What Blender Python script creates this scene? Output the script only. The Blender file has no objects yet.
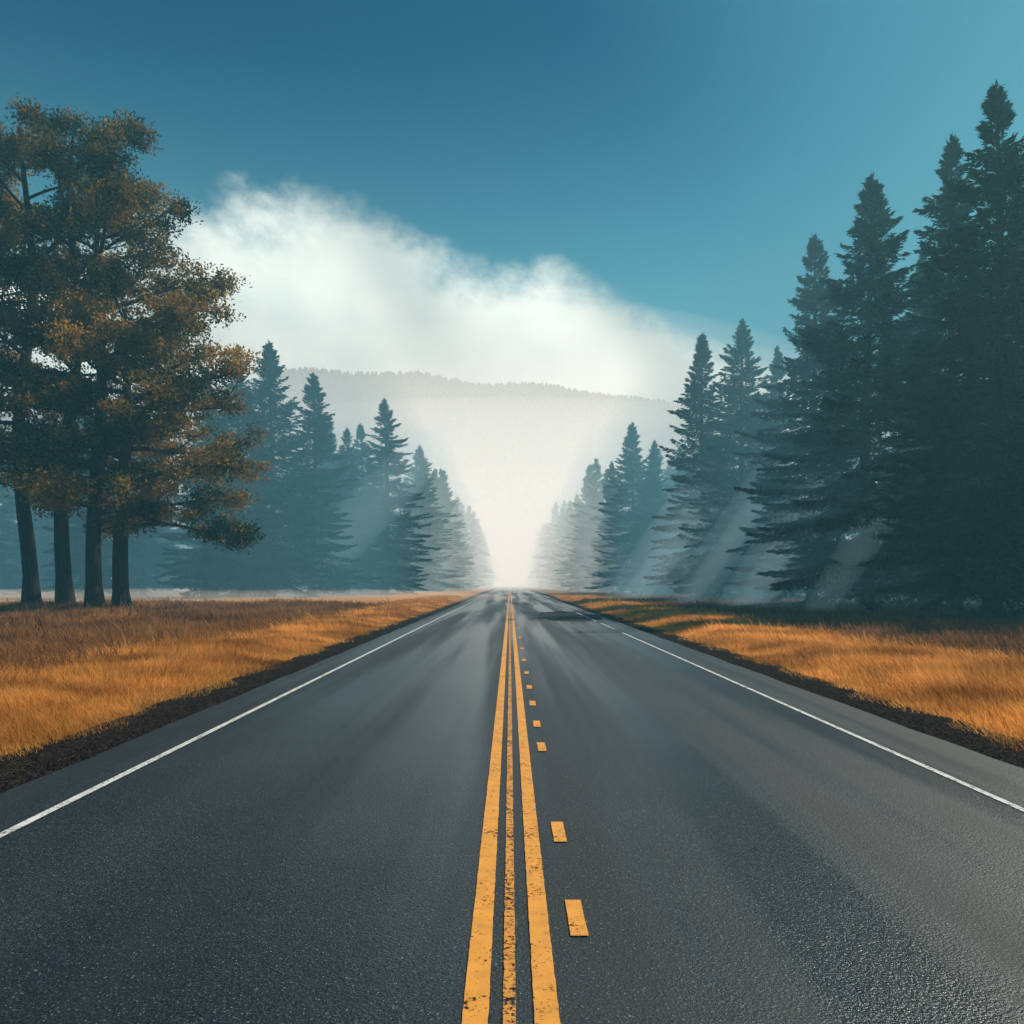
import bpy, math, numpy as np
from mathutils import Vector
scene=bpy.context.scene
scene.view_settings.view_transform='Standard'
scene.view_settings.look='None'
scene.view_settings.exposure=0
SUN_AZ,SUN_EL=math.radians(60),math.radians(46)

# ---------------- helpers ----------------
def link(ob,parent=None):
    scene.collection.objects.link(ob)
    if parent: ob.parent=parent
    return ob
def mesh_np(name,verts,faces_list,mats,mat_idx=None,smooth=False):
    me=bpy.data.meshes.new(name)
    verts=np.asarray(verts,dtype=np.float32)
    me.vertices.add(len(verts)); me.vertices.foreach_set('co',verts.ravel())
    tot=sum(f.size for f in faces_list); nf=sum(len(f) for f in faces_list)
    me.loops.add(tot); me.polygons.add(nf)
    me.loops.foreach_set('vertex_index',np.concatenate([f.ravel() for f in faces_list]).astype(np.int32))
    ks=np.concatenate([np.full(len(f),f.shape[1]) for f in faces_list])
    st=np.concatenate([[0],np.cumsum(ks)[:-1]]).astype(np.int32)
    me.polygons.foreach_set('loop_start',st)
    if mat_idx is not None: me.polygons.foreach_set('material_index',np.asarray(mat_idx,dtype=np.int32))
    if smooth: me.polygons.foreach_set('use_smooth',np.ones(nf,dtype=bool))
    for m in mats: me.materials.append(m)
    me.update(calc_edges=True); me.validate()
    return me
def grid_mesh(name,xs,ys,hf,mats,smooth=True):
    X,Y=np.meshgrid(xs,ys); Z=hf(X,Y)
    v=np.stack([X,Y,Z],-1).reshape(-1,3)
    nx,ny=len(xs),len(ys)
    i=np.arange(nx-1)[None,:]+np.arange(ny-1)[:,None]*nx
    f=np.stack([i,i+1,i+1+nx,i+nx],-1).reshape(-1,4)
    return mesh_np(name,v,[f],mats,smooth=smooth)
def mat(name):
    m=bpy.data.materials.new(name); m.use_nodes=True
    nt=m.node_tree; nt.nodes.clear()
    return m,nt,nt.nodes,nt.links
def N(nt,t,**kw):
    n=nt.nodes.new(t)
    for k,v in kw.items():
        if k in n.inputs.keys(): n.inputs[k].default_value=v
        else: setattr(n,k,v)
    return n
def ramp(nt,fac,stops):
    r=nt.nodes.new('ShaderNodeValToRGB'); e=r.color_ramp.elements
    while len(e)<len(stops): e.new(0.5)
    for el,(p,c) in zip(e,stops):
        el.position=p; el.color=(*c,1) if len(c)==3 else c
    nt.links.new(fac,r.inputs['Fac']); return r
def mixc(nt,f,a,b,mode='MIX'):
    m=nt.nodes.new('ShaderNodeMix'); m.data_type='RGBA'; m.blend_type=mode
    for s,v in ((0,f),(6,a),(7,b)):
        if hasattr(v,'is_linked') or hasattr(v,'links'): nt.links.new(v,m.inputs[s])
        elif s==0: m.inputs[0].default_value=v
        else: m.inputs[s].default_value=(*v,1)
    return m.outputs[2]
def math_(nt,op,a,b=None,c=None,clamp=False):
    m=nt.nodes.new('ShaderNodeMath'); m.operation=op; m.use_clamp=clamp
    for i,v in enumerate((a,b,c)):
        if v is None: continue
        if isinstance(v,(int,float)): m.inputs[i].default_value=v
        else: nt.links.new(v,m.inputs[i])
    return m.outputs[0]
def noise(nt,vec,scale,detail=4,rough=.55):
    n=nt.nodes.new('ShaderNodeTexNoise'); n.inputs['Scale'].default_value=scale
    n.inputs['Detail'].default_value=detail; n.inputs['Roughness'].default_value=rough
    nt.links.new(vec,n.inputs['Vector']); return n.outputs['Fac']
def mapr(nt,v,a,b,c=0.,d=1.):
    m=nt.nodes.new('ShaderNodeMapRange'); m.interpolation_type='SMOOTHSTEP'
    nt.links.new(v,m.inputs[0])
    for i,q in enumerate((a,b,c,d)): m.inputs[i+1].default_value=q
    return m.outputs[0]
def pos(nt): return nt.nodes.new('ShaderNodeNewGeometry').outputs['Position']

# ---------------- materials ----------------
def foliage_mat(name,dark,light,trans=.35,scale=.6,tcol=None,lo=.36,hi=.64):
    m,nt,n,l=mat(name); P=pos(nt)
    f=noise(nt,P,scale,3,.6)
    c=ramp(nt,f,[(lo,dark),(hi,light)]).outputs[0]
    oi=n.new('ShaderNodeObjectInfo')
    c=mixc(nt,1.,c,ramp(nt,oi.outputs['Random'],[(0,(.8,.8,.8)),(1,(1.1,1.1,1.1))]).outputs[0],'MULTIPLY')
    b=n.new('ShaderNodeBsdfDiffuse')
    l.new(c,b.inputs[0])
    t=n.new('ShaderNodeBsdfTranslucent')
    if tcol: l.new(mixc(nt,1.,c,tcol,'MULTIPLY'),t.inputs[0])
    else: l.new(c,t.inputs[0])
    mx=n.new('ShaderNodeMixShader'); mx.inputs[0].default_value=trans
    l.new(b.outputs[0],mx.inputs[1]); l.new(t.outputs[0],mx.inputs[2])
    o=n.new('ShaderNodeOutputMaterial'); l.new(mx.outputs[0],o.inputs[0]); return m
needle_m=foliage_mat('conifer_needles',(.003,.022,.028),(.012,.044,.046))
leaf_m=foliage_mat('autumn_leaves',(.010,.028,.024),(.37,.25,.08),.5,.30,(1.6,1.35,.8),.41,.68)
gold_m=foliage_mat('golden_grass',(.36,.155,.035),(.88,.47,.13),.5,.5)
brown_m=foliage_mat('brown_grass',(.12,.058,.03),(.38,.20,.085),.4,.3)
def bark():
    m,nt,n,l=mat('bark'); P=pos(nt)
    mp=n.new('ShaderNodeMapping'); mp.inputs['Scale'].default_value=(6,6,1.2); l.new(P,mp.inputs[0])
    f=noise(nt,mp.outputs[0],1.5,5)
    c=ramp(nt,f,[(.35,(.006,.007,.008)),(.65,(.03,.026,.024))]).outputs[0]
    b=N(nt,'ShaderNodeBsdfPrincipled'); b.inputs['Roughness'].default_value=.9; b.inputs['Specular IOR Level'].default_value=.2; l.new(c,b.inputs['Base Color'])
    bp=n.new('ShaderNodeBump'); bp.inputs['Distance'].default_value=.05; l.new(f,bp.inputs['Height']); l.new(bp.outputs[0],b.inputs['Normal'])
    o=n.new('ShaderNodeOutputMaterial'); l.new(b.outputs[0],o.inputs[0]); return m
bark_m=bark()
def asphalt(name='asphalt',shade_patch=False):
    m,nt,n,l=mat(name); P=pos(nt)
    fine=noise(nt,P,85,2,.85); med=noise(nt,P,22,4,.6); big=noise(nt,P,.5,4)
    mp=n.new('ShaderNodeMapping'); mp.inputs['Scale'].default_value=(1.0,.03,1); l.new(P,mp.inputs[0])
    streak=noise(nt,mp.outputs[0],1.,3,.5)
    v=n.new('ShaderNodeTexVoronoi'); v.inputs['Scale'].default_value=60; l.new(P,v.inputs['Vector'])
    c=ramp(nt,fine,[(.32,(.002,.004,.007)),(.54,(.008,.013,.019)),(.70,(.095,.107,.115))]).outputs[0]
    c=mixc(nt,1.,c,ramp(nt,med,[(.3,(.55,.55,.55)),(.7,(1.4,1.4,1.4))]).outputs[0],'MULTIPLY')
    c=mixc(nt,1.,c,ramp(nt,streak,[(.35,(.5,.54,.6)),(.65,(1.6,1.6,1.58))]).outputs[0],'MULTIPLY')
    c=mixc(nt,1.,c,ramp(nt,big,[(.3,(.6,.6,.6)),(.7,(1.25,1.25,1.25))]).outputs[0],'MULTIPLY')
    chip=mapr(nt,v.outputs['Distance'],.26,.08)
    sel=math_(nt,'GREATER_THAN',noise(nt,P,47,1),.56)
    c=mixc(nt,math_(nt,'MULTIPLY',chip,sel),c,(.30,.33,.34))
    b=N(nt,'ShaderNodeBsdfPrincipled'); l.new(c,b.inputs['Base Color'])
    r=mapr(nt,streak,.36,.60,.60,.24)
    l.new(math_(nt,'ADD',r,math_(nt,'MULTIPLY',med,.12)),b.inputs['Roughness'])
    b.inputs['Specular IOR Level'].default_value=.6
    b.inputs['Specular Tint'].default_value=(.68,.9,1.,1)
    hh=math_(nt,'ADD',fine,math_(nt,'MULTIPLY',v.outputs['Distance'],-.5))
    bp=n.new('ShaderNodeBump'); bp.inputs['Strength'].default_value=.75; bp.inputs['Distance'].default_value=.006
    l.new(hh,bp.inputs['Height']); l.new(bp.outputs[0],b.inputs['Normal'])
    o=n.new('ShaderNodeOutputMaterial')
    if shade_patch:  # dull rough variant for the sheet that imitates tree shade
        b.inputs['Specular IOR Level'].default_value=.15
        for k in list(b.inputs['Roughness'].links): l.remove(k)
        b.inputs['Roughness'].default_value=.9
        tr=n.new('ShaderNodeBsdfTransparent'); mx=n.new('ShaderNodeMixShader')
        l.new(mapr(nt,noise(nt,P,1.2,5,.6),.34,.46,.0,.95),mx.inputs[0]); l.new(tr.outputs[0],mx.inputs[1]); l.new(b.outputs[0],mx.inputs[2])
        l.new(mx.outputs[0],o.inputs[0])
    else: l.new(b.outputs[0],o.inputs[0])
    return m
asph_m=asphalt(); tree_shadow_m=asphalt('tar_patch',True)
def paint(name,col,wear):
    m,nt,n,l=mat(name); P=pos(nt)
    f=noise(nt,P,38,6,.75); g=noise(nt,P,3,3)
    w=mapr(nt,math_(nt,'ADD',f,math_(nt,'MULTIPLY',g,.35)),wear,wear-.1)
    c=mixc(nt,ramp(nt,noise(nt,P,8,4),[(.3,(0,0,0)),(.7,(1,1,1))]).outputs[0],tuple(x*.75 for x in col),col)
    b=N(nt,'ShaderNodeBsdfPrincipled'); b.inputs['Roughness'].default_value=.6
    l.new(c,b.inputs['Base Color'])
    bp=n.new('ShaderNodeBump'); bp.inputs['Strength'].default_value=.5; bp.inputs['Distance'].default_value=.004
    l.new(noise(nt,P,160,2,.7),bp.inputs['Height']); l.new(bp.outputs[0],b.inputs['Normal'])
    tr=n.new('ShaderNodeBsdfTransparent'); mx=n.new('ShaderNodeMixShader')
    l.new(w,mx.inputs[0]); l.new(tr.outputs[0],mx.inputs[1]); l.new(b.outputs[0],mx.inputs[2])
    o=n.new('ShaderNodeOutputMaterial'); l.new(mx.outputs[0],o.inputs[0]); return m
yel_m=paint('yellow_paint',(.80,.36,.045),.84)
yel2_m=paint('worn_yellow_paint',(.72,.32,.045),.77)
wht_m=paint('white_paint',(.68,.75,.78),.80)
def ground():
    m,nt,n,l=mat('dry_grass_ground'); P=pos(nt)
    sp=n.new('ShaderNodeSeparateXYZ'); l.new(P,sp.inputs[0])
    a=math_(nt,'ADD',math_(nt,'ABSOLUTE',sp.outputs[0]),math_(nt,'MULTIPLY',math_(nt,'SUBTRACT',noise(nt,P,.25,4),.5),5))
    f=mapr(nt,a,7.5,11.5)
    tex=noise(nt,P,3.5,6,.7)
    gold=ramp(nt,tex,[(.3,(.2,.08,.02)),(.7,(.6,.31,.08))]).outputs[0]
    brn=ramp(nt,tex,[(.3,(.07,.035,.02)),(.7,(.30,.16,.075))]).outputs[0]
    far=mapr(nt,math_(nt,'ADD',sp.outputs[1],math_(nt,'MULTIPLY',noise(nt,P,.12,3),20)),50,70)
    brn=mixc(nt,far,brn,gold)
    c=mixc(nt,f,gold,brn)
    soil=mapr(nt,math_(nt,'ABSOLUTE',sp.outputs[0]),5.6,4.9)
    c=mixc(nt,soil,c,(.03,.026,.024))
    b=n.new('ShaderNodeBsdfDiffuse'); l.new(c,b.inputs[0])
    bp=n.new('ShaderNodeBump'); bp.inputs['Distance'].default_value=.12; l.new(tex,bp.inputs['Height']); l.new(bp.outputs[0],b.inputs['Normal'])
    o=n.new('ShaderNodeOutputMaterial'); l.new(b.outputs[0],o.inputs[0]); return m
ground_m=ground()
def gravel():
    m,nt,n,l=mat('gravel'); P=pos(nt)
    v=n.new('ShaderNodeTexVoronoi'); v.inputs['Scale'].default_value=38; l.new(P,v.inputs['Vector'])
    sv=n.new('ShaderNodeSeparateColor'); l.new(v.outputs['Color'],sv.inputs[0])
    c=ramp(nt,sv.outputs[0],[(0,(.009,.008,.008)),(.7,(.025,.022,.022)),(1,(.06,.052,.048))]).outputs[0]
    b=n.new('ShaderNodeBsdfDiffuse'); l.new(c,b.inputs[0])
    bp=n.new('ShaderNodeBump'); bp.inputs['Distance'].default_value=.02; bp.invert=True; l.new(v.outputs['Distance'],bp.inputs['Height']); l.new(bp.outputs[0],b.inputs['Normal'])
    o=n.new('ShaderNodeOutputMaterial'); l.new(b.outputs[0],o.inputs[0]); return m
grav_m=gravel()
def hillm():
    m,nt,n,l=mat('forested_hill'); P=pos(nt)
    c=ramp(nt,noise(nt,P,.012,4,.5),[(.35,(.02,.035,.026)),(.65,(.06,.075,.045))]).outputs[0]
    b=n.new('ShaderNodeBsdfDiffuse'); l.new(c,b.inputs[0])
    o=n.new('ShaderNodeOutputMaterial'); l.new(b.outputs[0],o.inputs[0]); return m
hill_m=hillm()

# ---------------- terrain ----------------
rng=np.random.default_rng(7)
def nz(x,y):
    return (np.sin(x*.31+1.3)*np.cos(y*.23+.4)+.6*np.sin(x*.73+y*.41)+.5*np.sin(x*.17-y*.61+2.)+.3*np.sin(x*1.7+y*1.3))/2.4
def ss(a,b,x):
    t=np.clip((x-a)/(b-a),0,1); return t*t*(3-2*t)
def ground_h(x,y):
    a=np.abs(x)
    e=ss(4.7,6.5,np.where(x>0,a-.5,a))
    h=-.06+e*(.10+.08*nz(x,y))
    h=h+ss(8,15,-x)*(.12+.22*nz(x*.6,y*.6))+ss(11,22,x)*.12*nz(x*.5,y*.7)
    return h
xs=np.concatenate([[-3000,-1500,-700,-350,-200,-120,-80,-60],np.arange(-48,-12,1.0),np.arange(-12,12.01,.4),np.arange(13,48.1,1.0),[60,80,120,200,350,700,1500,3000]])
ys=np.concatenate([[-300,-100,-40,-10],np.arange(0,60,.6),np.arange(60,140,2.),np.arange(140,400,12.),[450,600,800,1200,2000,3500]])
link(bpy.data.objects.new('ground',grid_mesh('ground',xs,ys,ground_h,[ground_m])))

# ---------------- road ----------------
LE,RE=-3.98,4.55
ry=np.concatenate([np.arange(-20,80,.5),np.arange(80,700,10.)])
def strip(name,x0f,x1f,z,m,ys=ry,nx=2):
    Y=np.asarray(ys,float); a=x0f(Y); b=x1f(Y)
    t=np.linspace(0,1,nx)
    X=a[:,None]*(1-t)+b[:,None]*t
    v=np.stack([X,np.repeat(Y[:,None],nx,1),np.full_like(X,z)],-1).reshape(-1,3)
    i=np.arange(nx-1)[None,:]+np.arange(len(Y)-1)[:,None]*nx
    f=np.stack([i,i+1,i+1+nx,i+nx],-1).reshape(-1,4)
    return mesh_np(name,v,[f],[m])
def wob(amp,s):
    return lambda Y: amp*(np.sin(Y*1.7+s)+.6*np.sin(Y*4.3+2*s)+.4*np.sin(Y*9.1+s*3))/2
w1,w2=wob(.025,1),wob(.03,2)
road=bpy.data.objects.new('road',strip('road',lambda Y:LE+w1(Y),lambda Y:RE+w2(Y),0,asph_m)); link(road)
def marking(name,xc,w,m,y0=-20,y1=700,seed=0):
    r=np.random.default_rng(seed)
    Y=np.concatenate([np.arange(y0,min(y1,40),.05),np.arange(40,y1,4.)]) if y1>40 else np.arange(y0,y1+.001,(y1-y0)/6)
    ja=r.normal(0,.0012,len(Y)); jb=r.normal(0,.0012,len(Y))
    return link(bpy.data.objects.new(name,strip(name,lambda Y:xc-w/2+ja,lambda Y:xc+w/2+jb,.008,m,ys=Y)),road)
marking('centre_line_yellow_a',-.132,.10,yel_m,seed=1)
marking('centre_line_yellow_b',.140,.095,yel_m,seed=2)
marking('centre_line_worn',-.002,.05,yel2_m,seed=3)
marking('edge_line_white_a',-3.32,.07,wht_m,seed=4)
marking('edge_line_white_b',3.72,.06,wht_m,seed=5)
for k,yd in enumerate([3.92,5.27,8.0,9.3,10.9,12.6,14.6,17,20,24,29]):
    marking('dash_%d'%k,.325-.004*min(k,6),.082,yel_m,yd-.21,yd+.21,seed=10+k)
# dark sheet painting the tree shadow onto the far right lane
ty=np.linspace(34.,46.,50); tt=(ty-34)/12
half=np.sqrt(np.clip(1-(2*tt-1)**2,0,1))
link(bpy.data.objects.new('tar_patch',strip('tar',lambda Y:3.0-1.8*half+.25*np.sin(Y*2.1),lambda Y:3.0+1.5*half+.1*np.sin(Y*2.3),.004,tree_shadow_m,ys=ty)),road)  # mesh 'tar' is no tar, only the sheet painting the tree shadow
w3,w4=wob(.07,4),wob(.08,5)
sh=bpy.data.objects.new('gravel_shoulder',strip('gs',lambda Y:-4.85+w3(Y),lambda Y:0*Y+LE+.2,-.015,grav_m)); link(sh)
link(bpy.data.objects.new('gravel_strip',strip('gs2',lambda Y:0*Y+RE-.2,lambda Y:5.4+w4(Y),-.015,grav_m)),sh)
def stones(n):
    base=np.array([[1,0,0],[0,1,0],[-1,0,0],[0,-1,0],[0,0,1],[0,0,-1]],float)
    fc=np.array([[0,1,4],[1,2,4],[2,3,4],[3,0,4],[1,0,5],[2,1,5],[3,2,5],[0,3,5]])
    side=rng.random(n)<.5; Y=4*(12**rng.random(n))
    X=np.where(side,LE+.03-np.abs(rng.normal(0,.35,n)),RE-.03+np.abs(rng.normal(0,.35,n)))
    s=rng.uniform(.004,.013,n)
    v=base[None]*s[:,None,None]*rng.uniform(.6,1.3,(n,6,1))*np.array([1,1,.6])
    a=rng.random(n)*6.28; c,d=np.cos(a),np.sin(a)
    vx=v[...,0]*c[:,None]-v[...,1]*d[:,None]; vy=v[...,0]*d[:,None]+v[...,1]*c[:,None]
    v=np.stack([vx+X[:,None],vy+Y[:,None],v[...,2]+s[:,None]*.3-.010],-1).reshape(-1,3)
    f=(fc[None]+6*np.arange(n)[:,None,None]).reshape(-1,3)
    return mesh_np('stones',v,[f],[grav_m])
link(bpy.data.objects.new('loose_stones',stones(9000)),sh)

# ---------------- grass ----------------
def grass(name,x0,x1,ya,yb,n,hmin,hmax,m,wd=.0035,edge=0.5,seed=1,tuft=.6):
    r=np.random.default_rng(seed)
    Y=ya*((yb/ya)**r.random(n)); u=r.random(n)
    X=x0+(x1-x0)*u+r.normal(0,edge,n)*(.3+u)
    ins=np.where(X>0,X>5.15+.15*np.sin(Y*2.1)+.1*np.sin(Y*5.3),X<-4.6-.15*np.sin(Y*1.9)-.1*np.sin(Y*4.7))
    dens=.5+.5*nz(X*3,Y*3)
    keep=ins&(r.random(n)<.35+tuft*dens*1.3)
    X,Y=X[keep],Y[keep]; n=len(X)
    hh=r.uniform(hmin,hmax,n)*(.5+.75*(.5+.5*nz(X*2.2+5,Y*2.2)))
    hh*=np.where(r.random(n)<.02,1.7,1.)
    d=np.where(X>0,X-5.2,-4.7-X); hh*=.45+.55*np.clip(d/1.2,0,1)
    w=np.maximum(.004,Y*wd/5)
    a=r.random(n)*np.pi; dx,dy=np.cos(a)*w,np.sin(a)*w
    la=2.6+1.6*nz(X*1.4,Y*1.1+9)+r.normal(0,.8,n); ln=hh*np.abs(r.normal(.55,.3,n))
    z=ground_h(X,Y)-.02
    b0=np.stack([X-dx,Y-dy,z],-1); b1=np.stack([X+dx,Y+dy,z],-1)
    mx,my=X+np.cos(la)*ln*.35,Y+np.sin(la)*ln*.35
    m0=np.stack([mx-dx*.7,my-dy*.7,z+hh*.55],-1); m1=np.stack([mx+dx*.7,my+dy*.7,z+hh*.55],-1)
    t=np.stack([X+np.cos(la)*ln,Y+np.sin(la)*ln,z+hh],-1)
    v=np.stack([b0,b1,m0,m1,t],1).reshape(-1,3)
    o=5*np.arange(n)[:,None]
    return bpy.data.objects.new(name,mesh_np(name,v,[o+np.array([[0,1,3,2]]),o+np.array([[2,3,4]])],[m]))
link(grass('verge_grass',-4.6,-8.4,5,90,240000,.09,.32,gold_m,wd=.003,seed=1))
link(grass('verge_grass.001',5.1,9.6,5,90,240000,.09,.32,gold_m,wd=.003,seed=2))
link(grass('field_grass',-8.0,-34,10,56,130000,.2,.5,brown_m,seed=3,edge=.8))
link(grass('field_grass.001',9.4,34,10,95,110000,.15,.42,brown_m,seed=4,edge=.8))

# ---------------- trees ----------------
def tube(path,rad,k=6):
    path=np.asarray(path,float); n=len(path)
    t=np.gradient(path,axis=0); t/=np.linalg.norm(t,axis=1)[:,None]+1e-9
    up=np.where(np.abs(t[:,2:3])>.9,np.array([[1.,0,0]]),np.array([[0,0,1.]]))
    u=np.cross(t,up); u/=np.linalg.norm(u,axis=1)[:,None]+1e-9; w=np.cross(t,u)
    a=np.linspace(0,2*np.pi,k,endpoint=False)
    v=path[:,None]+rad[:,None,None]*(np.cos(a)[None,:,None]*u[:,None]+np.sin(a)[None,:,None]*w[:,None])
    i=np.arange(n-1)[:,None]*k; j=np.arange(k)[None,:]; j2=(j+1)%k
    f=np.stack([i+j,i+j2,i+k+j2,i+k+j],-1).reshape(-1,4)
    return v.reshape(-1,3),f
def diamonds(c,d,L,W,r):
    n=len(c)
    d=d/(np.linalg.norm(d,axis=1)[:,None]+1e-9)
    q=r.normal(size=(n,3)); s=np.cross(d,q); s/=np.linalg.norm(s,axis=1)[:,None]+1e-9
    v=np.stack([c-d*L[:,None]*.5,c+s*W[:,None]*.5-d*L[:,None]*.08,c+d*L[:,None]*.5,c-s*W[:,None]*.5-d*L[:,None]*.08],1).reshape(-1,3)
    return v,(np.arange(n)[:,None]*4+np.arange(4)[None])
def assemble(name,parts):
    vs=[];fs=[];mi=[];o=0
    for v,f,m in parts:
        vs.append(v); fs.append(f+o); mi.append(np.full(len(f),m)); o+=len(v)
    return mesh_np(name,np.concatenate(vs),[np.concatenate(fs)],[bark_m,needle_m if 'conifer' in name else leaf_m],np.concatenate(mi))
def conifer(seed,H=25,R=4.6,nb=400,zb=1.8,dens=34,fs=1.0):
    r=np.random.default_rng(seed); parts=[]
    zz=np.linspace(0,H,14); bend=np.stack([.15*np.sin(zz*.2+seed),.15*np.cos(zz*.17+seed),zz],-1); bend[:,:2]-=bend[0,:2]
    tr=.36*(1-zz/H)**.8+.015; tr[0]*=1.3
    v,f=tube(bend,tr,8); parts.append((v,f,0))
    t=r.random(nb)**.95; z=zb+(H-zb-.3)*t
    env=(1-t)**.80*(.78+.22*np.minimum(1,t/.14))
    az=np.arange(nb)*2.39996+r.normal(0,.3,nb)
    lump=1+.16*np.sin(az*2+seed+z*.6)+.12*np.sin(az*3-z*1.1+seed*2)
    L=R*env*lump*r.uniform(.55,1.15,nb)+.25
    el=np.interp(t,[0,.4,.8,1],[-.12,.05,.35,.9])+r.normal(0,.15,nb)
    bx=np.interp(z,zz,bend[:,0]); by=np.interp(z,zz,bend[:,1])
    def bp(i,s):
        l=L[i]*s
        dz=l*np.sin(el[i])-.20*L[i]*s*s+.12*L[i]*s**4
        return np.stack([bx[i]+np.cos(az[i])*l*np.cos(el[i]),by[i]+np.sin(az[i])*l*np.cos(el[i]),z[i]+dz],-1)
    for i in range(nb):
        if L[i]<.6: continue
        s=np.linspace(0,.92,4); v,f=tube(bp(np.full(4,i),s),.05*(L[i]/R)*(1-s)+.008,3); parts.append((v,f,0))
    cnt=(L*dens*(.55+.45*L/R)+16).astype(int)
    idx=np.repeat(np.arange(nb),cnt); n=len(idx)
    s=np.clip(r.random(n)**.62*1.02,.1,1.02)
    c=bp(idx,s); d=bp(idx,s+.03)-bp(idx,s-.03); d/=np.linalg.norm(d,axis=1)[:,None]
    side=np.stack([-np.sin(az[idx]),np.cos(az[idx]),np.zeros(n)],-1)
    sg=r.choice([-1,1],n); wmax=np.minimum(.32*L[idx]*(1.03-s)+.08,1.05)
    u=r.random(n)**.8
    off=sg*u*wmax
    c=c+side*off[:,None]+d*(u*wmax*.45)[:,None]
    c[:,2]-=np.abs(off)*.25+r.random(n)**1.7*.6*(1.15-s)
    dd=d+side*(sg*.6)[:,None]+r.normal(0,.35,(n,3)); dd[:,2]-=.35
    v,f=diamonds(c,dd,r.uniform(.22,.52,n)*fs,r.uniform(.06,.14,n)*fs,r); parts.append((v,f,1))
    n=60; c=np.stack([r.normal(0,.06,n)+bend[-1,0],r.normal(0,.06,n)+bend[-1,1],H-1.2*r.random(n)+.1],-1)
    dd=r.normal(0,.4,(n,3)); dd[:,2]+=.9
    v,f=diamonds(c,dd,np.full(n,.35),np.full(n,.08),r); parts.append((v,f,1))
    return assemble('conifer_%d'%seed,parts)
def broad(seed,H,R,zb,lean=0.,nl=26,cl=260,skew=0.):
    r=np.random.default_rng(seed); parts=[]
    zz=np.linspace(0,H*.96,16); q=zz/H
    tp=np.stack([lean*q**1.5*H+.25*np.sin(zz*.35+seed),.3*np.sin(zz*.27+seed*2),zz],-1); tp[:,:2]-=tp[0,:2]*np.array([1,1])
    tr=.40*(1-q)**.7+.04; tr[0]*=1.35
    v,f=tube(tp,tr,10); parts.append((v,f,0))
    cents=[];rads=[]
    for i in range(nl):
        t=(i+.5)/nl; z=zb+(H*.95-zb)*t
        az=i*2.4+r.normal(0,.35)
        env=R*np.interp(t,[0,.15,.45,.75,1],[.85,1.,.92,.78,.45])*r.uniform(.72,1.08)
        env*=1+skew*np.cos(az)
        b=np.array([np.interp(z,zz,tp[:,0]),np.interp(z,zz,tp[:,1]),z])
        d=np.array([np.cos(az),np.sin(az),0.]); el=np.interp(t,[0,.5,1],[.05,.35,.9])
        s=np.linspace(0,1,8)
        P=b+d*(env*s)[:,None]; P[:,2]+=env*(np.sin(el)*s-.12*s*s)+.25*np.sin(s*5+i)
        P[:,0]+=.3*np.sin(s*4+i)*s; P[:,1]+=.3*np.cos(s*5+i*2)*s
        v,f=tube(P,.15*(env/R)*(1-s)**.8+.018,6); parts.append((v,f,0))
        for k in range(int(4+env*1.0)):
            sk=r.uniform(.3,1.0); p=np.array([np.interp(sk,s,P[:,a]) for a in range(3)])
            a2=az+r.choice([-1,1])*r.uniform(.4,1.4); l2=env*.36*r.uniform(.5,1.1)*(1.25-sk*.6)
            s2=np.linspace(0,1,5)
            Q=p+np.array([np.cos(a2),np.sin(a2),r.uniform(-.15,.7)])*(l2*s2)[:,None]; Q[:,2]-=.08*l2*s2**2
            v,f=tube(Q,.045*(1-s2)+.01,4); parts.append((v,f,0))
            cents.append(Q[-1]); rads.append(r.uniform(.5,1.05))
            if r.random()<.5: cents.append(Q[2]+r.normal(0,.3,3)); rads.append(r.uniform(.35,.75))
        cents.append(P[-1]); rads.append(r.uniform(.6,1.1))
    cents=np.array(cents); rads=np.array(rads)
    cnt=(cl*rads**1.6).astype(int); idx=np.repeat(np.arange(len(cents)),cnt); n=len(idx)
    g=r.normal(size=(n,3)); g/=np.linalg.norm(g,axis=1)[:,None]; g*=(r.random(n)**.45)[:,None]
    g*=(1+.3*np.sin(g[:,0:1]*7+idx[:,None])+.25*np.sin(g[:,1:2]*8+idx[:,None]*2))
    c=cents[idx]+g*rads[idx][:,None]*np.array([1.1,1.1,.7])
    dd=g+r.normal(0,.7,(n,3)); dd[:,2]+=.1
    v,f=diamonds(c,dd,r.uniform(.12,.27,n),r.uniform(.07,.15,n),r); parts.append((v,f,1))
    return assemble('broadleaf_%d'%seed,parts)

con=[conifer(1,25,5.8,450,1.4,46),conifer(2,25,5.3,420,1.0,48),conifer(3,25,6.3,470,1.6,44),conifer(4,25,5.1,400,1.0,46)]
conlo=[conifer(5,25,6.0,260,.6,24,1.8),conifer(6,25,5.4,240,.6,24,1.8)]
f=796.
def put(name,me,px,top,d,H=25,rot=None,parent=None,wide=1.,i=[0]):
    i[0]+=1
    h=1.65+(583-top)/f*d; x=(px-510)/f*d
    ob=bpy.data.objects.new(name,me); s=h/H
    ob.scale=(s*wide,s*wide,s); ob.rotation_euler=(0,0,i[0]*1.9 if rot is None else rot)
    ob.location=(x,d,float(ground_h(np.array(x),np.array(d)))-.05)
    return link(ob,parent)
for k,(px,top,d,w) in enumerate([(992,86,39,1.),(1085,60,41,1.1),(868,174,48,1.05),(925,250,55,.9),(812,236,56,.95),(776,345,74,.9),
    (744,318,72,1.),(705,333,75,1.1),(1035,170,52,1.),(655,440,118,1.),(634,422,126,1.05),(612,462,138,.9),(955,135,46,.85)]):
    put('conifer_tree',con[k%4],px,top,d,wide=w)
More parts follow.
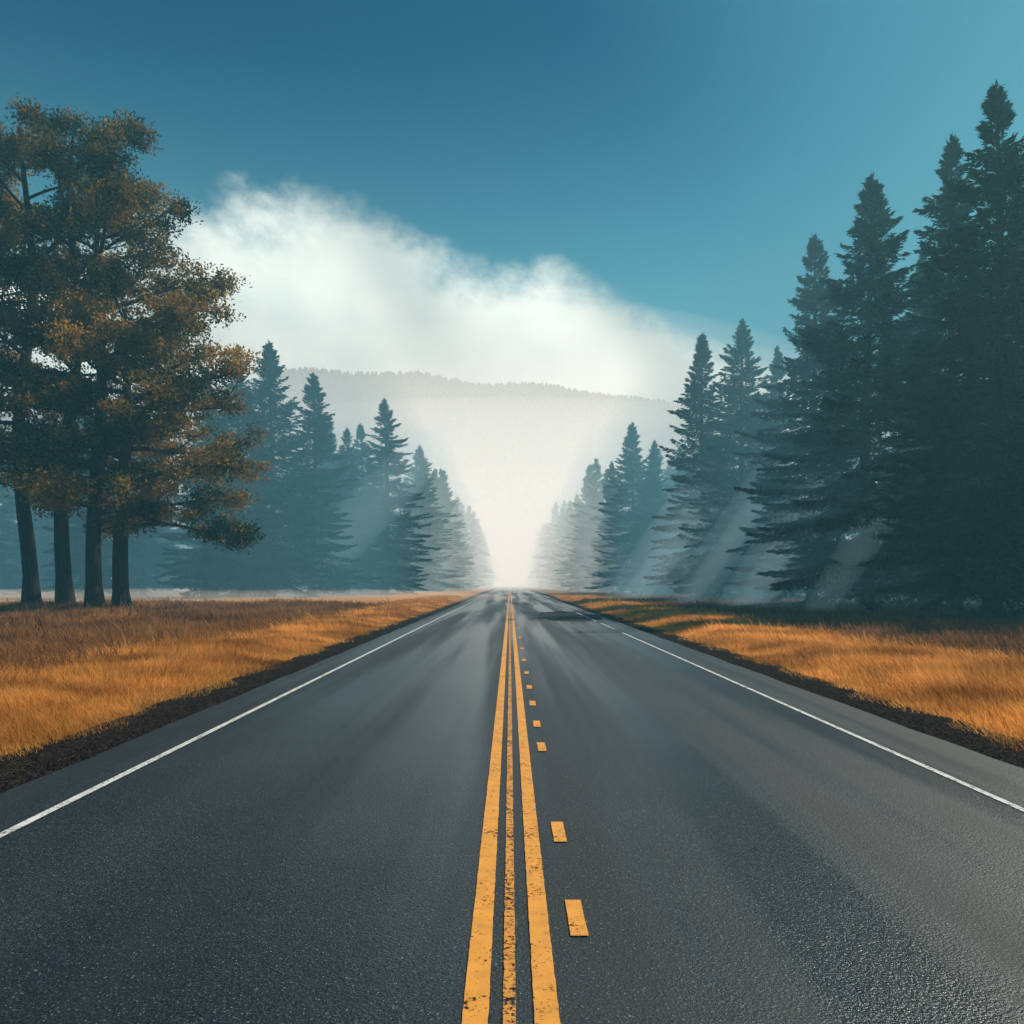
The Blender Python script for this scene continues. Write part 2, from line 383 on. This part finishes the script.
for x,d,H in [(29,34,21),(33,27,19),(31,20,19),(35,12,20),(33,4,19),(40,22,22)]:
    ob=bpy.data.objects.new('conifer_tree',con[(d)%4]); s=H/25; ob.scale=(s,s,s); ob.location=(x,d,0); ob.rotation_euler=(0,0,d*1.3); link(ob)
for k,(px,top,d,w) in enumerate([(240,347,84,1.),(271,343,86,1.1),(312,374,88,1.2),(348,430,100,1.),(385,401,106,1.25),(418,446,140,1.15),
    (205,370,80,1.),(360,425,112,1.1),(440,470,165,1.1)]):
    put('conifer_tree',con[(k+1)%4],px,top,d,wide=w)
dist=bpy.data.objects.new('distant_conifer_forest',None); link(dist)
r=np.random.default_rng(5)
def far(x,d,H,w=1.1,k=0):
    ob=bpy.data.objects.new('conifer',conlo[k%2]); s=H/25; ob.scale=(s*w,s*w,s); ob.rotation_euler=(0,0,r.random()*6.28)
    ob.location=(x,d,-.1); link(ob,dist)
for k,d in enumerate(np.arange(150,400,10.)):
    far(-np.interp(d,[140,200,300,420],[15.5,12.5,11,11])-abs(r.normal(0,1.5)),d+r.normal(0,2),r.uniform(20,28),1.05,k)
    far(np.interp(d,[140,200,300,420],[17,15,13,13])+abs(r.normal(0,1.5)),d+r.normal(0,2),r.uniform(20,28),1.05,k+1)
for k in range(110):
    side=-1 if k%2 else 1
    d=98+220*r.random()**1.1
    x=(21+abs(r.normal(0,20))) if side>0 else -(np.interp(d,[95,140,200,350],[25,19,16,15])+abs(r.normal(0,24)))
    far(x,d,r.uniform(19,27),1.1,k)
for k in range(30):
    side=-1 if k%2 else 1
    d=r.uniform(62,105) if side>0 else r.uniform(80,120)
    x=side*(r.uniform(40,80) if side>0 else r.uniform(34,80))
    far(x,d,r.uniform(17,24),1.,k)
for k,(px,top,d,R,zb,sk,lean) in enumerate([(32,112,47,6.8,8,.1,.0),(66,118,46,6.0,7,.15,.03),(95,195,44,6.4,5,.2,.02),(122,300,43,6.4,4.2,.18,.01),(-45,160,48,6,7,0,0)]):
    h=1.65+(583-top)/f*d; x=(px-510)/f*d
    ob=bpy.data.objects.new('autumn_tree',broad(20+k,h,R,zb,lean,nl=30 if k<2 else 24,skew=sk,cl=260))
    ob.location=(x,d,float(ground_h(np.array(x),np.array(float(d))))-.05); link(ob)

# ---------------- hill ----------------
def crest(x):
    return np.interp(x,[-2500,-900,-450,-317,-120,0,136,241,377,700,1200,2500],[110,210,280,302,302,296,277,256,232,180,140,80])+5*np.sin(x*.013)+3*np.sin(x*.037)
def hill_h(x,y):
    t=ss(560,1200,y); b=1-.5*ss(1230,1900,y)
    return crest(x)*t*b+12*t*np.sin(x*.011+y*.009)*(1-ss(1100,1200,y))-1
hill=bpy.data.objects.new('hill',grid_mesh('hill',np.linspace(-2500,2500,160),np.linspace(540,1900,90),hill_h,[hill_m])); link(hill)
n=9000
hx=r.uniform(-900,800,n); hy=1215-460*r.random(n)**1.5; hz=hill_h(hx,hy)-.5
hh=r.uniform(4,9,n); hr=hh*r.uniform(.3,.5,n); k=5
a=np.linspace(0,2*np.pi,k,endpoint=False)
ring=np.stack([hx[:,None]+hr[:,None]*np.cos(a),hy[:,None]+hr[:,None]*np.sin(a),np.repeat((hz+hh*.1)[:,None],k,1)],-1)
ring2=np.stack([hx[:,None]+hr[:,None]*.62*np.cos(a+.5),hy[:,None]+hr[:,None]*.62*np.sin(a+.5),np.repeat((hz+hh*.5)[:,None],k,1)],-1)
tip=np.stack([hx,hy,hz+hh],-1)[:,None]
V=np.concatenate([ring,ring2,tip],1).reshape(-1,3); o=(2*k+1)*np.arange(n)[:,None,None]
j=np.arange(k); q=np.stack([j,(j+1)%k,k+(j+1)%k,k+j],-1)[None]+o; t3=np.stack([k+j,k+(j+1)%k,np.full(k,2*k)],-1)[None]+o
link(bpy.data.objects.new('hillside_forest',mesh_np('hillside_forest',V,[q.reshape(-1,4),t3.reshape(-1,3)],[hill_m])))

# ---------------- cloud bank ----------------
def cloudm():
    m,nt,n,l=mat('cloud_vapour'); P=pos(nt)
    tc=n.new('ShaderNodeTexCoord'); sp=n.new('ShaderNodeSeparateXYZ'); l.new(tc.outputs['UV'],sp.inputs[0])
    big=noise(nt,P,.005,7,.58); fine=noise(nt,P,.018,6,.62)
    d=math_(nt,'SUBTRACT',1.,sp.outputs[1])
    s=math_(nt,'ADD',d,math_(nt,'MULTIPLY',math_(nt,'SUBTRACT',big,.5),.5))
    s=math_(nt,'ADD',s,math_(nt,'MULTIPLY',math_(nt,'SUBTRACT',fine,.5),.2))
    al=mapr(nt,s,.03,.32,0,.98)
    tr=n.new('ShaderNodeBsdfTransparent'); tl=n.new('ShaderNodeBsdfTranslucent'); df=n.new('ShaderNodeBsdfDiffuse')
    cc=ramp(nt,noise(nt,P,.0035,5,.5),[(.35,(.56,.69,.75)),(.62,(.76,.87,.91))]).outputs[0]
    l.new(cc,tl.inputs[0]); df.inputs[0].default_value=(.9,.9,.9,1)
    m1=n.new('ShaderNodeMixShader'); m1.inputs[0].default_value=.12; l.new(tl.outputs[0],m1.inputs[1]); l.new(df.outputs[0],m1.inputs[2])
    mx=n.new('ShaderNodeMixShader'); l.new(al,mx.inputs[0]); l.new(tr.outputs[0],mx.inputs[1]); l.new(m1.outputs[0],mx.inputs[2])
    o=n.new('ShaderNodeOutputMaterial'); l.new(mx.outputs[0],o.inputs[0]); return m
cm=cloudm()
cloud=bpy.data.objects.new('cloud_bank',None); link(cloud)
def cloud_sheet(k,D,dz):
    s=D/796.
    px=np.array([-900,0,170,230,290,400,500,600,700,780,1000,1800]); py=np.array([300,215,178,166,172,205,246,275,325,375,430,470])
    X=np.linspace(-2100,1700,140)*D/1500
    top=(583-np.interp(X/s+510,px,py))*s*1.03+dz+15*np.sin(X*.011+k)
    lo=(583-430)*s*.75
    nv=24; V=[];UV=[]
    for j in range(nv+1):
        t=j/nv; z=lo+(top-lo)*t
        Y=D-(z-lo)*.75+25*np.sin(X*.01+t*4+k)
        V.append(np.stack([X*(Y/D),Y,z*(Y/D)],-1)); UV.append(np.stack([np.linspace(0,1,140),np.full(140,t)],-1))
    V=np.array(V).reshape(-1,3); UV=np.array(UV).reshape(-1,2)
    i=np.arange(139)[None,:]+np.arange(nv)[:,None]*140
    F=np.stack([i,i+1,i+141,i+140],-1).reshape(-1,4)
    me=mesh_np('cloud',V,[F],[cm],smooth=True)
    uv=me.uv_layers.new(name='UVMap'); li=np.zeros(len(me.loops),dtype=np.int32); me.loops.foreach_get('vertex_index',li)
    uv.data.foreach_set('uv',UV[li].astype(np.float32).ravel())
    link(bpy.data.objects.new('vapour_layer_%d'%k,me),cloud)
cloud_sheet(0,1950,0)

# ---------------- fog ----------------
# sunlit single scattering or plain absorption, plus emission standing in for multiple scattering
def fogm(name,dens,scat=True,glow=(0,0,0),g=.3,col=(.97,.99,1.)):
    m,nt,n,l=mat(name)
    o=n.new('ShaderNodeOutputMaterial')
    if scat:
        v=n.new('ShaderNodeVolumeScatter'); v.inputs['Anisotropy'].default_value=g; v.inputs['Color'].default_value=(*col,1)
    else:
        v=n.new('ShaderNodeVolumeAbsorption'); v.inputs['Color'].default_value=(0,0,0,1)
    v.inputs['Density'].default_value=dens
    e=n.new('ShaderNodeEmission'); e.inputs[0].default_value=(*glow,1); e.inputs[1].default_value=dens
    a=n.new('ShaderNodeAddShader'); l.new(v.outputs[0],a.inputs[0]); l.new(e.outputs[0],a.inputs[1])
    l.new(a.outputs[0],o.inputs['Volume']); return m
fog=bpy.data.objects.new('fog',None); link(fog)
def fogbox(k,x0,x1,y0,y1,z1,mt):
    z0=-2-k*.1
    V=np.array([[x,y,z] for z in (z0,z1) for y in (y0,y1) for x in (x0,x1)],float)
    F=np.array([[0,2,3,1],[4,5,7,6],[0,1,5,4],[2,6,7,3],[0,4,6,2],[1,3,7,5]])
    link(bpy.data.objects.new('fog_layer_%d'%k,mesh_np('fog',V,[F],[mt])),fog)
fogbox(0,-500,500,-60,700,36,fogm('valley_fog',.0017,True,(.0,.10,.17),col=(.4,.9,1.)))
haze=fogm('forest_haze',.0095,False,(.12,.29,.36))
hazef=fogm('far_forest_haze',.009,False,(.42,.56,.57))
fogbox(1,14,480,44,128,26,haze); fogbox(2,-480,-12,60,126,25,haze)
fogbox(3,13,481,128.3,690,28,hazef); fogbox(4,-481,-11,126.3,691,27.5,hazef)
def mist(k,loc,sc,mt,rot=None):
    import bmesh
    bm=bmesh.new(); bmesh.ops.create_icosphere(bm,subdivisions=4,radius=1); me=bpy.data.meshes.new('mist'); bm.to_mesh(me); bm.free()
    me.materials.append(mt); ob=bpy.data.objects.new('mist_bank_%d'%k,me); ob.location=loc; ob.scale=sc
    if rot is not None: ob.rotation_euler=rot
    link(ob,fog)
cream=(.98,1.0,.90)
mist(9,(-38,88,-.2),(40,44,1.3),fogm('ground_mist_low',.012,False,(.85,.68,.52)))
for k,(x,y,sx,sy,sz,dn) in enumerate([(0,250,120,130,34,.0050),(0,420,300,230,85,.0028),(0,560,480,300,135,.0014),(-30,660,520,330,190,.0010),(-60,760,560,300,262,.0009)]):
    mist(k+1,(x,y,0),(sx,sy,sz),fogm('mist_%d'%k,dn,False,cream))
# added emissive volumes imitating light shafts between the trees, along the sun's direction
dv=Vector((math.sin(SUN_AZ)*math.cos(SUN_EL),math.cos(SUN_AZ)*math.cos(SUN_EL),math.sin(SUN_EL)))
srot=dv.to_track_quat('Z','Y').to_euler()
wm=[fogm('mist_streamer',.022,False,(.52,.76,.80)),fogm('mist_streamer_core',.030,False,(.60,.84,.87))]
for k,(gx,gy,rr,ln,up) in enumerate([(10.5,70,3.0,24,16),(12.5,58,1.8,23,16),(15.0,52,2.2,22,16),(16.5,43,1.3,20,17),(-25,88,3.0,20,13)]):
    c=Vector((gx,gy,0))+dv*up
    mist(20+2*k,c,(rr,rr,ln),wm[0],srot)
    if k in(0,1,2): mist(21+2*k,c+Vector((.2,0,.1)),(rr*.5,rr*.5,ln*.97),wm[1],srot)

# ---------------- light ----------------
w=bpy.data.worlds.new('World'); scene.world=w; w.use_nodes=True; nt=w.node_tree; nt.nodes.clear()
sky=nt.nodes.new('ShaderNodeTexSky'); sky.sky_type='NISHITA'; sky.sun_disc=False
sky.sun_elevation=SUN_EL; sky.sun_rotation=SUN_AZ; sky.air_density=1.0; sky.dust_density=.4; sky.ozone_density=3
tint=mixc(nt,1.,sky.outputs[0],(.006,.48,.60),'MULTIPLY')
tc=nt.nodes.new('ShaderNodeTexCoord'); sp=nt.nodes.new('ShaderNodeSeparateXYZ'); nt.links.new(tc.outputs['Generated'],sp.inputs[0])
hz_=mapr(nt,sp.outputs[2],.60,.12,0,1.)
vd=nt.nodes.new('ShaderNodeVectorMath'); vd.operation='DOT_PRODUCT'; nt.links.new(tc.outputs['Generated'],vd.inputs[0]); vd.inputs[1].default_value=dv
sg_=mapr(nt,vd.outputs['Value'],.72,1.0,0,.6)
fac=math_(nt,'ADD',hz_,sg_,clamp=True)
tint=mixc(nt,fac,tint,(1.9,6.0,7.2))
bg=nt.nodes.new('ShaderNodeBackground'); bg.inputs['Strength'].default_value=.075
nt.links.new(tint,bg.inputs[0]); o=nt.nodes.new('ShaderNodeOutputWorld'); nt.links.new(bg.outputs[0],o.inputs[0])
sl=bpy.data.lights.new('sun','SUN'); sl.energy=5; sl.angle=math.radians(.5); sl.color=(1,.86,.68)
so=bpy.data.objects.new('sun',sl); link(so)
so.rotation_euler=srot; so.location=dv*100

# ---------------- camera ----------------
cam=bpy.data.cameras.new('camera'); cam.lens=28; cam.sensor_width=36; cam.clip_end=8000; cam.clip_start=.05
cam.shift_y=71/1024; cam.shift_x=2/1024
co=bpy.data.objects.new('camera',cam); link(co); co.location=(0,0,1.65); co.rotation_euler=(math.pi/2,0,0)
scene.camera=co
